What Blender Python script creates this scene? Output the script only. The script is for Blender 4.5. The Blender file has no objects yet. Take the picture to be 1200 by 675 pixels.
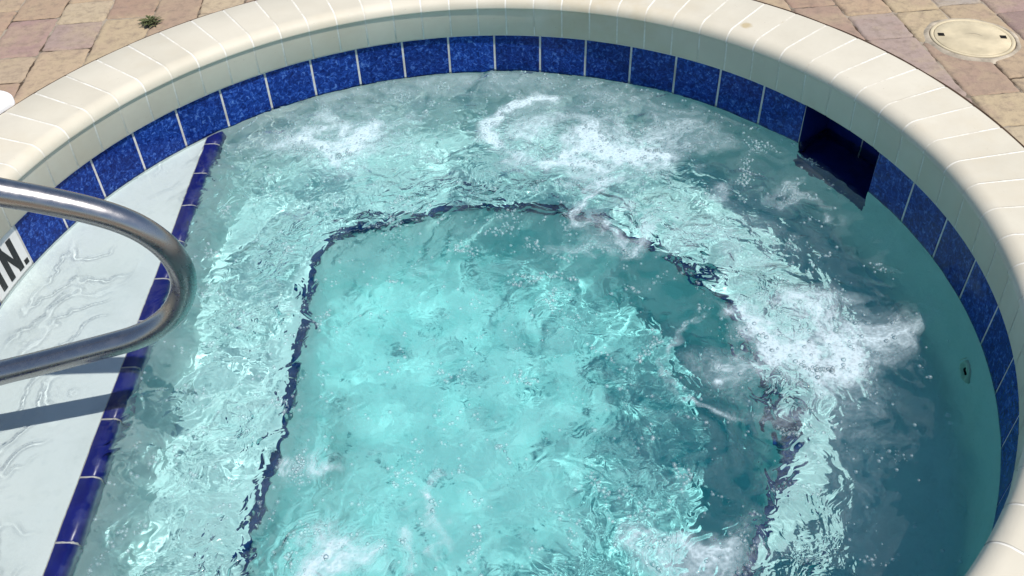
import bpy, bmesh, math, random
import numpy as np
from mathutils import Matrix, Vector

random.seed(7)
rng = np.random.default_rng(11)
PI = math.pi
scene = bpy.context.scene
C = scene.collection

# ------------------------------------------------------------------ sizes (metres, water level = 0)
R = 1.2126            # tiled wall
PITCH = 0.1545        # 6 inch tile plus grout
TILE_TOP = 0.140
ZC = 0.270            # coping top
ZD = 0.266            # deck
PH = 1.425077         # angle of tile joint 11
DA = PITCH / R
OUT_C = (0.0, 0.034)
OUT_R = 1.401
BENCH_Z = -0.45
FLOOR_Z = -0.93
SHELF_Z = -0.022
WELL_R = 0.81


def joint(i):
    return PH - (i - 11) * DA


SK0 = joint(18)                 # skimmer opening from this angle ...
SK1 = 1.45408522 - (20.05 - 11) * DA   # ... down to this one


# ------------------------------------------------------------------ helpers
def nodes(m):
    m.use_nodes = True
    nt = m.node_tree
    nt.nodes.clear()
    return nt


class NT:
    def __init__(self, name):
        self.m = bpy.data.materials.new(name)
        self.m.use_nodes = True
        self.t = self.m.node_tree
        self.t.nodes.clear()
        self.out = self.n('ShaderNodeOutputMaterial')

    def n(self, kind, **kw):
        o = self.t.nodes.new(kind)
        for k, v in kw.items():
            if k in o.inputs:
                o.inputs[k].default_value = v
            else:
                setattr(o, k, v)
        return o

    def l(self, a, b):
        self.t.links.new(a, b)

    def val(self, node, key, v):
        node.inputs[key].default_value = v

    def coord(self, scale=1.0):
        g = self.n('ShaderNodeNewGeometry')
        return g.outputs['Position']

    def noise(self, scale, detail=4.0, rough=0.55, vec=None, dist=0.0):
        o = self.n('ShaderNodeTexNoise')
        o.inputs['Scale'].default_value = scale
        o.inputs['Detail'].default_value = detail
        o.inputs['Roughness'].default_value = rough
        o.inputs['Distortion'].default_value = dist
        self.l(vec if vec is not None else self.coord(), o.inputs['Vector'])
        return o.outputs['Fac']

    def ramp(self, fac, stops, interp='LINEAR'):
        o = self.n('ShaderNodeValToRGB')
        o.color_ramp.interpolation = interp
        els = o.color_ramp.elements
        while len(els) < len(stops):
            els.new(0.5)
        for e, (p, c) in zip(els, stops):
            e.position = p
            e.color = (c[0], c[1], c[2], 1.0) if len(c) == 3 else c
        self.l(fac, o.inputs['Fac'])
        return o.outputs['Color']

    def mix(self, a, b, fac, mode='MIX'):
        o = self.n('ShaderNodeMix', data_type='RGBA', blend_type=mode)
        for key, v in (('A', a), ('B', b)):
            sock = [s for s in o.inputs if s.name == key and s.type == 'RGBA'][0]
            if isinstance(v, tuple):
                sock.default_value = (v[0], v[1], v[2], 1)
            else:
                self.l(v, sock)
        f = [s for s in o.inputs if s.name == 'Factor' and s.type == 'VALUE'][0]
        if isinstance(fac, (int, float)):
            f.default_value = fac
        else:
            self.l(fac, f)
        return [s for s in o.outputs if s.type == 'RGBA'][0]

    def math(self, op, a, b=0.0, c=None, clamp=False):
        o = self.n('ShaderNodeMath', operation=op)
        o.use_clamp = clamp
        for i, v in enumerate((a, b, c)):
            if v is None:
                continue
            if isinstance(v, (int, float)):
                o.inputs[i].default_value = v
            else:
                self.l(v, o.inputs[i])
        return o.outputs[0]

    def bump(self, h, strength=0.3, dist=0.002):
        o = self.n('ShaderNodeBump')
        o.inputs['Strength'].default_value = strength
        o.inputs['Distance'].default_value = dist
        self.l(h, o.inputs['Height'])
        return o.outputs['Normal']

    def principled(self, color, rough=0.5, metallic=0.0, normal=None, spec=0.5, **kw):
        o = self.n('ShaderNodeBsdfPrincipled')
        if isinstance(color, tuple):
            o.inputs['Base Color'].default_value = (*color[:3], 1)
        else:
            self.l(color, o.inputs['Base Color'])
        if isinstance(rough, (int, float)):
            o.inputs['Roughness'].default_value = rough
        else:
            self.l(rough, o.inputs['Roughness'])
        o.inputs['Metallic'].default_value = metallic
        o.inputs['Specular IOR Level'].default_value = spec
        for k, v in kw.items():
            o.inputs[k.replace('_', ' ')].default_value = v
        if normal is not None:
            self.l(normal, o.inputs['Normal'])
        self.l(o.outputs[0], self.out.inputs['Surface'])
        return o


def mesh_obj(name, verts, faces, mat, parent=None, smooth=False, loc=None):
    me = bpy.data.meshes.new(name)
    me.from_pydata([tuple(v) for v in verts], [], faces)
    me.update()
    if smooth:
        me.polygons.foreach_set('use_smooth', [True] * len(me.polygons))
    if mat is not None:
        me.materials.append(mat)
    o = bpy.data.objects.new(name, me)
    C.objects.link(o)
    if parent is not None:
        o.parent = parent
        o.matrix_parent_inverse = Matrix.Translation(-Vector(parent.location))
    return o


def bm_obj(name, bm, mat, parent=None, smooth=False, recalc=True):
    if recalc:
        bmesh.ops.recalc_face_normals(bm, faces=bm.faces)
    me = bpy.data.meshes.new(name)
    bm.to_mesh(me)
    bm.free()
    if smooth:
        me.polygons.foreach_set('use_smooth', [True] * len(me.polygons))
    if mat is not None:
        me.materials.append(mat)
    o = bpy.data.objects.new(name, me)
    C.objects.link(o)
    if parent is not None:
        o.parent = parent
        o.matrix_parent_inverse = Matrix.Translation(-Vector(parent.location))
    return o


def tag(o, label=None, cat=None, group=None, kind=None):
    if label:
        o['label'] = label
    if cat:
        o['category'] = cat
    if group:
        o['group'] = group
    if kind:
        o['kind'] = kind
    return o


def empty(name, loc):
    o = bpy.data.objects.new(name, None)
    o.empty_display_size = 0.1
    o.location = loc
    C.objects.link(o)
    return o


def receiver(o):
    o.cycles.is_caustics_receiver = True
    return o


def add_quadstrip(V, F, rows, closed_u=False):
    """rows: list of lists of points (same length); joins consecutive rows with quads."""
    base = len(V)
    n = len(rows[0])
    for r in rows:
        V.extend(r)
    for i in range(len(rows) - 1):
        for j in range(n - 1):
            a = base + i * n + j
            F.append((a, a + 1, a + n + 1, a + n))
        if closed_u:
            a = base + i * n + n - 1
            F.append((a, base + i * n, base + (i + 1) * n, a + n))
    return base


def tube(path, radii, seg=24, cap=True):
    P = [Vector(p) for p in path]
    V, F = [], []
    n = len(P)
    t0 = (P[1] - P[0]).normalized()
    ref = Vector((0, 0, 1)) if abs(t0.z) < 0.9 else Vector((1, 0, 0))
    u = t0.cross(ref).normalized()
    for i in range(n):
        t = (P[min(i + 1, n - 1)] - P[max(i - 1, 0)]).normalized()
        u = (u - t * u.dot(t)).normalized()
        v = t.cross(u)
        r = radii if isinstance(radii, (int, float)) else radii[i]
        for k in range(seg):
            a = 2 * PI * k / seg
            V.append(P[i] + (u * math.cos(a) + v * math.sin(a)) * r)
    for i in range(n - 1):
        for k in range(seg):
            a = i * seg + k
            b = i * seg + (k + 1) % seg
            F.append((a, b, b + seg, a + seg))
    if cap:
        F.append(tuple(reversed(range(seg))))
        F.append(tuple(range((n - 1) * seg, n * seg)))
    return V, F


def catmull(pts, per=8):
    P = [Vector(p) for p in pts]
    P = [P[0] * 2 - P[1]] + P + [P[-1] * 2 - P[-2]]
    out = []
    for i in range(1, len(P) - 2):
        p0, p1, p2, p3 = P[i - 1:i + 3]
        for k in range(per):
            t = k / per
            out.append(0.5 * ((2 * p1) + (p2 - p0) * t + (2 * p0 - 5 * p1 + 4 * p2 - p3) * t * t
                              + (3 * p1 - p0 - 3 * p2 + p3) * t ** 3))
    out.append(P[-2])
    return out


# ------------------------------------------------------------------ materials
def mat_plaster():
    k = NT('pool_plaster')
    a = k.noise(3.0, 5)
    b = k.noise(45.0, 4)
    col = k.ramp(a, [(0.3, (0.72, 0.82, 0.81)), (0.7, (0.78, 0.865, 0.855))])
    col = k.mix(col, (0.60, 0.70, 0.71), k.ramp(b, [(0.55, (0, 0, 0)), (0.8, (0.5, 0.5, 0.5))]))
    col = k.mix(col, (0.58, 0.67, 0.655), k.ramp(k.noise(5.5, 7, 0.68), [(0.50, (0, 0, 0)), (0.78, (0.55, 0.55, 0.55))]))
    k.principled(col, 0.75, normal=k.bump(k.noise(160, 3), 0.25, 0.002), spec=0.2)
    return k.m


def mat_blue_tile(trim=False, tone=((0.009, 0.012, 0.14), (0.014, 0.020, 0.21))):
    k = NT('cobalt_trim_tile' if trim else 'cobalt_tile')
    n1 = k.noise(80.0, 4, 0.65, dist=1.0)
    n2 = k.noise(22.0, 3)
    if trim:
        col = k.ramp(n2, [(0.3, tone[0]), (0.75, tone[1])])
        k.principled(col, 0.28, normal=k.bump(n2, 0.1, 0.002), spec=0.3)
    else:
        g = k.n('ShaderNodeNewGeometry')
        col = k.ramp(n1, [(0.32, (0.004, 0.013, 0.10)), (0.48, (0.009, 0.034, 0.215)),
                          (0.58, (0.019, 0.075, 0.37)), (0.70, (0.12, 0.25, 0.58))])
        var = k.ramp(g.outputs['Random Per Island'], [(0, (0.62, 0.62, 0.68)), (1, (1.05, 1.04, 1.02))])
        col = k.mix(col, var, 1.0, 'MULTIPLY')
        col = k.mix(col, (0.006, 0.018, 0.11), k.ramp(n2, [(0.5, (0, 0, 0)), (0.85, (0.55, 0.55, 0.55))]))
        k.principled(col, 0.2, normal=k.bump(k.noise(60, 3), 0.25, 0.002), spec=0.14)
    return k.m


def mat_grout(name='grout', c=(0.62, 0.62, 0.60)):
    k = NT(name)
    n = k.noise(120, 4)
    col = k.ramp(n, [(0.3, tuple(x * 0.8 for x in c)), (0.7, c)])
    col = k.mix(col, tuple(q * f for q, f in zip(c, (0.60, 0.55, 0.46))), k.ramp(k.noise(14, 5, 0.65), [(0.46, (0, 0, 0)), (0.72, (0.85, 0.85, 0.85))]))
    k.principled(col, 0.9, normal=k.bump(n, 0.4, 0.001), spec=0.15)
    return k.m


def mat_coping():
    k = NT('cream_coping')
    g = k.n('ShaderNodeNewGeometry')
    a = k.noise(7.0, 5, 0.6)
    col = k.ramp(a, [(0.3, (0.515, 0.475, 0.385)), (0.72, (0.575, 0.535, 0.44))])
    var = k.ramp(g.outputs['Random Per Island'], [(0, (0.95, 0.945, 0.93)), (1, (1.03, 1.025, 1.02))])
    col = k.mix(col, var, 1.0, 'MULTIPLY')
    # faint tan weathering, and pinholes
    st = k.ramp(k.noise(2.6, 6, 0.65), [(0.56, (0, 0, 0)), (0.74, (0.4, 0.4, 0.4))])
    col = k.mix(col, (0.50, 0.42, 0.29), st)
    pin = k.ramp(k.noise(110, 3), [(0.70, (0, 0, 0)), (0.77, (0.7, 0.7, 0.7))])
    col = k.mix(col, (0.36, 0.32, 0.25), pin)
    wd = k.n('ShaderNodeVectorMath', operation='DISTANCE')
    k.l(g.outputs['Position'], wd.inputs[0])
    wd.inputs[1].default_value = (0.55, 1.18, 0.22)
    wr = k.ramp(wd.outputs['Value'], [(0.10, (1, 1, 1)), (0.42, (0, 0, 0))])
    wn = k.ramp(k.noise(11, 5, 0.65), [(0.36, (0, 0, 0)), (0.66, (0.62, 0.62, 0.62))])
    col = k.mix(col, (0.46, 0.38, 0.24), k.mix(wr, wn, 1.0, 'MULTIPLY'))
    # the round tan stain on one stone
    vm = k.n('ShaderNodeVectorMath', operation='DISTANCE')
    k.l(g.outputs['Position'], vm.inputs[0])
    vm.inputs[1].default_value = (0.917, 0.864, ZC)
    d = k.math('ADD', vm.outputs['Value'], k.math('MULTIPLY', k.math('SUBTRACT', k.noise(60, 3), 0.5), 0.016))
    sm = k.ramp(k.math('MULTIPLY', d, 20.0), [(0.22, (0.75, 0.75, 0.75)), (0.42, (0, 0, 0))])
    col = k.mix(col, (0.40, 0.31, 0.16), sm)
    k.principled(col, 0.55, normal=k.bump(k.noise(220, 3), 0.15, 0.001), spec=0.3)
    return k.m


def mat_paver():
    k = NT('tumbled_pavers')
    g = k.n('ShaderNodeNewGeometry')
    at = k.n('ShaderNodeAttribute', attribute_name='tone')
    pal = k.ramp(at.outputs['Fac'], [(0.0, (0.33, 0.225, 0.17)), (0.16, (0.42, 0.325, 0.22)), (0.32, (0.47, 0.385, 0.25)),
                                     (0.47, (0.35, 0.255, 0.19)), (0.6, (0.49, 0.42, 0.29)), (0.72, (0.42, 0.30, 0.205)),
                                     (0.80, (0.275, 0.20, 0.18)), (0.9, (0.35, 0.24, 0.215)), (1.0, (0.37, 0.335, 0.29))])
    n1 = k.noise(9, 6, 0.65, dist=0.6)
    n2 = k.noise(34, 6, 0.7)
    pal = k.mix(pal, (0.87, 0.84, 0.82), 1.0, 'MULTIPLY')
    col = k.mix(pal, (0.38, 0.30, 0.19), k.ramp(n1, [(0.45, (0, 0, 0)), (0.75, (0.75, 0.75, 0.75))]))
    col = k.mix(col, (0.30, 0.20, 0.165), k.ramp(k.noise(8, 6, 0.65), [(0.52, (0, 0, 0)), (0.8, (0.7, 0.7, 0.7))]))
    col = k.mix(col, (0.17, 0.13, 0.10), k.ramp(n2, [(0.47, (0, 0, 0)), (0.76, (0.8, 0.8, 0.8))]))
    pits = k.ramp(k.noise(130, 4, 0.7), [(0.62, (0, 0, 0)), (0.75, (0.5, 0.5, 0.5))])
    col = k.mix(col, (0.13, 0.10, 0.08), pits)
    hb = k.math('ADD', k.math('MULTIPLY', n2, 1.0), k.math('MULTIPLY', k.noise(130, 4, 0.7), 0.4))
    k.principled(col, 0.85, normal=k.bump(hb, 0.5, 0.006), spec=0.25)
    return k.m


def mat_sand():
    k = NT('joint_sand')
    n = k.noise(9, 6, 0.6)
    col = k.ramp(n, [(0.42, (0.07, 0.05, 0.035)), (0.56, (0.30, 0.255, 0.20))])
    k.principled(col, 0.95, normal=k.bump(n, 0.5, 0.002), spec=0.1)
    return k.m


def mat_simple(name, c, rough=0.5, var=0.12, scale=20, metallic=0.0, spec=0.4):
    k = NT(name)
    n = k.noise(scale, 4)
    col = k.ramp(n, [(0.3, tuple(x * (1 - var) for x in c)), (0.7, tuple(min(1, x * (1 + var)) for x in c))])
    k.principled(col, rough, metallic, normal=k.bump(k.noise(scale * 6, 3), 0.15, 0.001), spec=spec)
    return k.m


def mat_steel():
    k = NT('stainless_steel')
    n = k.noise(4, 3)
    sm = k.noise(35, 5, 0.7)
    rough = k.ramp(sm, [(0.35, (0.22, 0.22, 0.22)), (0.75, (0.36, 0.36, 0.36))])
    col = k.ramp(n, [(0.3, (0.33, 0.32, 0.32)), (0.7, (0.41, 0.40, 0.395))])
    k.principled(col, rough, 1.0, normal=k.bump(k.noise(300, 2), 0.04, 0.001))
    return k.m


def mat_water():
    k = NT('spa_water')
    g = k.n('ShaderNodeBsdfRefraction')
    g.inputs['IOR'].default_value = 1.333
    g.inputs['Roughness'].default_value = 0.0
    gl = k.n('ShaderNodeBsdfGlossy')
    gl.inputs['Roughness'].default_value = 0.03
    fr = k.n('ShaderNodeFresnel')
    fr.inputs['IOR'].default_value = 1.333
    # small chop: warped noise relief, metres
    ch = k.n('ShaderNodeAttribute', attribute_name='chop')
    pos = k.coord()
    wn = k.n('ShaderNodeTexNoise')
    wn.inputs['Scale'].default_value = 9.0
    wn.inputs['Detail'].default_value = 2.0
    k.l(pos, wn.inputs['Vector'])
    off = k.n('ShaderNodeVectorMath', operation='MULTIPLY_ADD')
    k.l(wn.outputs['Color'], off.inputs[0])
    off.inputs[1].default_value = (0.11, 0.11, 0.0)
    k.l(pos, off.inputs[2])
    n1 = k.noise(13.0, 1.0, 0.45, off.outputs[0], 0.9)
    n2 = k.noise(36.0, 1.0, 0.4, off.outputs[0], 0.8)
    h = k.math('ADD', k.math('MULTIPLY', n1, 0.018), k.math('MULTIPLY', n2, 0.0050))
    h = k.math('MULTIPLY', h, ch.outputs['Fac'])
    n3 = k.noise(85.0, 1.0, 0.4, off.outputs[0], 0.8)
    h3 = k.math('MULTIPLY', k.math('MAXIMUM', k.math('SUBTRACT', ch.outputs['Fac'], 0.85), 0.0), k.math('MULTIPLY', n3, 0.0042))
    h = k.math('ADD', h, h3)
    bp = k.n('ShaderNodeBump')
    bp.inputs['Strength'].default_value = 1.0
    bp.inputs['Distance'].default_value = 1.0
    k.l(h, bp.inputs['Height'])
    for q in (g, gl, fr):
        k.l(bp.outputs['Normal'], q.inputs['Normal'])
    mx = k.n('ShaderNodeMixShader')
    k.l(fr.outputs[0], mx.inputs[0])
    k.l(g.outputs[0], mx.inputs[1])
    k.l(gl.outputs[0], mx.inputs[2])
    k.l(mx.outputs[0], k.out.inputs['Surface'])
    return k.m


def mat_water_body():
    k = NT('spa_water_body')
    v = k.n('ShaderNodeVolumeAbsorption')
    v.inputs['Color'].default_value = (0.03, 0.83, 0.85, 1)
    v.inputs['Density'].default_value = 1.02
    k.l(v.outputs[0], k.out.inputs['Volume'])
    return k.m


def mat_foam():
    k = NT('foam')
    at = k.n('ShaderNodeAttribute', attribute_name='froth')
    d = k.n('ShaderNodeBsdfDiffuse')
    d.inputs['Color'].default_value = (0.74, 0.855, 0.915, 1)
    tr = k.n('ShaderNodeBsdfTranslucent')
    tr.inputs['Color'].default_value = (0.74, 0.855, 0.915, 1)
    dt = k.n('ShaderNodeMixShader')
    dt.inputs[0].default_value = 0.4
    k.l(d.outputs[0], dt.inputs[1])
    k.l(tr.outputs[0], dt.inputs[2])
    t = k.n('ShaderNodeBsdfTransparent')
    n = k.noise(180, 3, 0.6)
    vo = k.n('ShaderNodeTexVoronoi', feature='F1')
    vo.inputs['Scale'].default_value = 125.0
    k.l(k.coord(), vo.inputs['Vector'])
    cell = k.math('MULTIPLY_ADD', vo.outputs['Distance'], 0.5, 0.36)
    a = k.math('MULTIPLY', at.outputs['Fac'], k.math('ADD', k.math('MULTIPLY', n, 0.75), cell), clamp=True)
    mx = k.n('ShaderNodeMixShader')
    k.l(a, mx.inputs[0])
    k.l(t.outputs[0], mx.inputs[1])
    k.l(dt.outputs[0], mx.inputs[2])
    k.l(mx.outputs[0], k.out.inputs['Surface'])
    return k.m


def mat_bubble():
    k = NT('bubble_film')
    t = k.n('ShaderNodeBsdfTransparent')
    d = k.n('ShaderNodeBsdfDiffuse')
    d.inputs['Color'].default_value = (0.74, 0.92, 1.0, 1)
    m1 = k.n('ShaderNodeMixShader')
    m1.inputs[0].default_value = 0.12
    k.l(t.outputs[0], m1.inputs[1])
    k.l(d.outputs[0], m1.inputs[2])
    g = k.n('ShaderNodeBsdfGlossy')
    g.inputs['Roughness'].default_value = 0.30
    lw = k.n('ShaderNodeFresnel')
    lw.inputs['IOR'].default_value = 1.5
    mx = k.n('ShaderNodeMixShader')
    k.l(lw.outputs[0], mx.inputs[0])
    k.l(m1.outputs[0], mx.inputs[1])
    k.l(g.outputs[0], mx.inputs[2])
    k.l(mx.outputs[0], k.out.inputs['Surface'])
    return k.m


M = dict(plaster=mat_plaster(), tile=mat_blue_tile(), trim=mat_blue_tile(True), shaded_lining=mat_blue_tile(True, ((0.006, 0.016, 0.12), (0.010, 0.026, 0.19))), benchtrim=mat_blue_tile(True, ((0.006, 0.026, 0.095), (0.009, 0.040, 0.155))), grout=mat_grout(),  # skimmer throat blue is darkened to stand for the shade inside
         cgrout=mat_grout('coping_grout', (0.78, 0.755, 0.68)), coping=mat_coping(), paver=mat_paver(), sand=mat_sand(),
         steel=mat_steel(), water=mat_water(), body=mat_water_body(), foam=mat_foam(), bubble=mat_bubble(),
         marker=mat_simple('white_marker_tile', (0.70, 0.69, 0.66), 0.25, 0.06),
         ink=mat_simple('black_glaze', (0.010, 0.011, 0.012), 0.3, 0.1),
         lid=mat_simple('cream_plastic', (0.52, 0.44, 0.29), 0.5, 0.2, 14),
         collar=mat_simple('grey_mortar', (0.36, 0.31, 0.24), 0.9, 0.4, 26, spec=0.1),
         dark=mat_simple('dark_recess', (0.012, 0.011, 0.010), 0.9, 0.2, spec=0.1),
         white=mat_simple('white_plastic', (0.82, 0.82, 0.82), 0.4, 0.03),
         ring=mat_simple('fitting_plastic', (0.62, 0.66, 0.55), 0.5, 0.08),
         weed=mat_simple('weed_leaf', (0.075, 0.085, 0.028), 0.7, 0.4, 60),
         airb=mat_simple('air_bubbles', (0.80, 0.84, 0.85), 0.4, 0.02))


# ------------------------------------------------------------------ hot tub
tub = tag(empty('hot_tub', (0, 0, FLOOR_Z)),
          'sunken round hot tub with cream bullnose coping, cobalt tile band and bubbling turquoise water', 'hot tub')

# the inner edge of the bench: a circle cut by a straight step line on the left
LA, LM, LB = Vector((-0.463, 0.680)), Vector((-0.496, 0.08)), Vector((-0.600, -0.560))


def well_r(a):
    d = Vector((math.cos(a), math.sin(a)))
    best = None
    for p, q in ((LA, LM), (LM, LB)):
        e = q - p
        den = d.x * e.y - d.y * e.x
        if abs(den) > 1e-9:
            t = (p.x * e.y - p.y * e.x) / den
            if t > 0:
                best = t if best is None else max(best, t)
    return WELL_R if best is None else min(WELL_R, best)


NS = 384
angs = [2 * PI * i / NS for i in range(NS)]


def in_skimmer(a):
    a = (a + PI) % (2 * PI) - PI
    return SK1 < a < SK0


def build_shell():
    V, F = [], []
    # floor, well wall (rounded foot and lip), bench
    rings = []
    for f_, z in ((0.0, FLOOR_Z - 0.02), (0.5, FLOOR_Z - 0.012), (0.9, FLOOR_Z - 0.002)):
        rings.append([(well_r(a) * f_ * math.cos(a), well_r(a) * f_ * math.sin(a), z) for a in angs])
    for dr, z in ((-0.06, FLOOR_Z + 0.005), (-0.02, FLOOR_Z + 0.02), (0.0, FLOOR_Z + 0.06), (0.0, BENCH_Z - 0.03),
                  (0.004, BENCH_Z - 0.010), (0.012, BENCH_Z - 0.002), (0.03, BENCH_Z)):
        rings.append([((well_r(a) + dr) * math.cos(a), (well_r(a) + dr) * math.sin(a), z) for a in angs])
    for q in (0.3, 0.6, 0.85):
        rings.append([(((well_r(a) + 0.03) * (1 - q) + R * q) * math.cos(a), ((well_r(a) + 0.03) * (1 - q) + R * q) * math.sin(a), BENCH_Z) for a in angs])
    for dr, z in ((-0.05, BENCH_Z + 0.002), (-0.015, BENCH_Z + 0.015), (0.0, BENCH_Z + 0.05), (0.0, -0.15)):
        rings.append([((R + dr) * math.cos(a), (R + dr) * math.sin(a), z) for a in angs])
    add_quadstrip(V, F, rings, True)
    # wall between -0.15 and the tile, open at the skimmer
    run = [SK0 + (2 * PI - (SK0 - SK1)) * i / 360 for i in range(361)]
    add_quadstrip(V, F, [[(R * math.cos(a), R * math.sin(a), z) for a in run] for z in (-0.15, -0.05, -0.010)])
    o = mesh_obj('plaster_shell', V, F, M['plaster'], tub, smooth=True)
    return receiver(o)


shell = build_shell()

# entry shelf on the left, its edge a straight line
SA, SB = Vector((-0.722, 0.985)), Vector((-0.848, -0.900))     # front edge of the nosing
edir = (SB - SA).normalized()
enor = Vector((-edir.y, edir.x))
if enor.x < 0:
    enor = -enor                # points into the pool


def shelf():
    V, F = [], []
    nr = 60
    rows = [[], [], [], []]
    for i in range(nr + 1):
        t = i / nr
        p = SA + (SB - SA) * t
        y = p.y
        q = p - enor * 0.028
        xw = -math.sqrt(max(0.0, (R + 0.004) ** 2 - y * y))
        xw = min(xw, q.x - 0.002)
        pf = p - enor * 0.006
        rows[0].append((xw, y, SHELF_Z))
        rows[1].append((q.x, q.y, SHELF_Z))
        rows[2].append((pf.x, pf.y, SHELF_Z - 0.03))
        rows[3].append((pf.x, pf.y, BENCH_Z - 0.002))
    # finer shelf top so that it can undulate
    tops = []
    for s in range(13):
        f_ = s / 12
        tops.append([(a[0] * (1 - f_) + b[0] * f_, a[1] * (1 - f_) + b[1] * f_,
                      SHELF_Z + 0.0012 * math.sin(9 * a[1] + 11 * (a[0] * (1 - f_) + b[0] * f_)) * (1 - abs(2 * f_ - 1) ** 3))
                     for a, b in zip(rows[0], rows[1])])
    add_quadstrip(V, F, tops)
    add_quadstrip(V, F, [rows[2], rows[3]])
    return receiver(mesh_obj('entry_shelf', V, F, M['plaster'], tub, smooth=True))


shelf()


def nosing_profile(depth=0.045, drop=0.05, rad=0.020):
    """(u, z): u towards the pool, 0 at the front; z from the top."""
    pr = [(-depth, -0.002), (-depth + 0.003, 0.001), (-rad, 0.0015)]
    for k in range(1, 8):
        a = PI / 2 * k / 8
        pr.append((-rad + rad * math.sin(a), 0.0015 - rad * (1 - math.cos(a))))
    pr += [(0.0, -rad), (0.0, -drop + 0.002), (-0.003, -drop)]
    return pr


def shelf_trim():
    """cobalt bullnose tiles along the shelf edge, plus the white joints between them"""
    L = (SB - SA).length
    joints = [0.0]
    d = 0.085
    while d < L:
        joints.append(d)
        d += 0.1580
    joints.append(L)
    V, F = [], []
    pr = nosing_profile()
    for a, b in zip(joints, joints[1:]):
        if b - a < 0.02:
            continue
        rows = []
        for q in (a + 0.0022, a + 0.004, (a + b) / 2, b - 0.004, b - 0.0022):
            end = q in (a + 0.0022, b - 0.0022)
            base = SA + edir * q
            row = []
            for u, z in pr:
                if end:
                    u, z = u - 0.0012, z - 0.0012
                w = base + enor * u
                row.append((w.x, w.y, SHELF_Z + 0.004 + z))
            rows.append(row)
        add_quadstrip(V, F, rows)
    t = receiver(mesh_obj('step_edge_tiles', V, F, M['trim'], tub, smooth=True))
    V, F = [], []
    rows = []
    for q in np.linspace(0, L, 60):
        base = SA + edir * float(q)
        rows.append([((base + enor * (u - 0.0016)).x, (base + enor * (u - 0.0016)).y, SHELF_Z + 0.004 + z - 0.0014) for u, z in pr])
    add_quadstrip(V, F, rows)
    g = receiver(mesh_obj('tile_joint', V, F, M['grout'], t, smooth=True))
    return t


shelf_trim()


def bench_trim():
    """cobalt nosing round the foot well"""
    pts = []
    for a in np.linspace(0, 2 * PI, 1441)[:-1]:
        a = float(a)
        pts.append(Vector((well_r(a) * math.cos(a), well_r(a) * math.sin(a))))
    # arc length
    n = len(pts)
    cum = [0.0]
    for i in range(n):
        cum.append(cum[-1] + (pts[(i + 1) % n] - pts[i]).length)
    total = cum[-1]
    nt = round(total / 0.155)

    def at(s):
        s %= total
        i = int(np.searchsorted(cum, s, side='right')) - 1
        i = min(i, n - 1)
        f_ = (s - cum[i]) / max(1e-9, cum[i + 1] - cum[i])
        p = pts[i].lerp(pts[(i + 1) % n], f_)
        t = (pts[(i + 2) % n] - pts[i - 1]).normalized()
        return p, Vector((-t.y, t.x))        # inward normal (path runs anticlockwise)
    V, F = [], []
    pr = nosing_profile(0.031, 0.030, 0.012)
    for k in range(nt):
        a, b = total * k / nt, total * (k + 1) / nt
        rows = []
        for q in np.linspace(a + 0.0025, b - 0.0025, 8):
            p, nn = at(float(q))
            rows.append([((p + nn * (u + 0.006)).x, (p + nn * (u + 0.006)).y, BENCH_Z + 0.004 + z) for u, z in pr])
        add_quadstrip(V, F, rows)
    return receiver(mesh_obj('bench_edge_tiles', V, F, M['benchtrim'], tub, smooth=True))


bench_trim()


def tile_patch(V, F, a0, a1, z0, z1, r, bev=0.0025, thick=0.006, n=6):
    rows = []
    for z, rr, da in ((z0, r + thick, 0), (z0, r + 0.0015, 0), (z0 + bev, r, bev / R), (z1 - bev, r, bev / R), (z1, r + 0.0015, 0), (z1, r + thick, 0)):
        rows.append([(rr * math.cos(a), rr * math.sin(a), z) for a in np.linspace(a0 - da, a1 + da, n)])
    b = add_quadstrip(V, F, rows)
    # ends
    m = len(rows)
    F.append(tuple(b + i * n for i in range(m)))
    F.append(tuple(b + i * n + n - 1 for i in reversed(range(m))))


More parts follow.
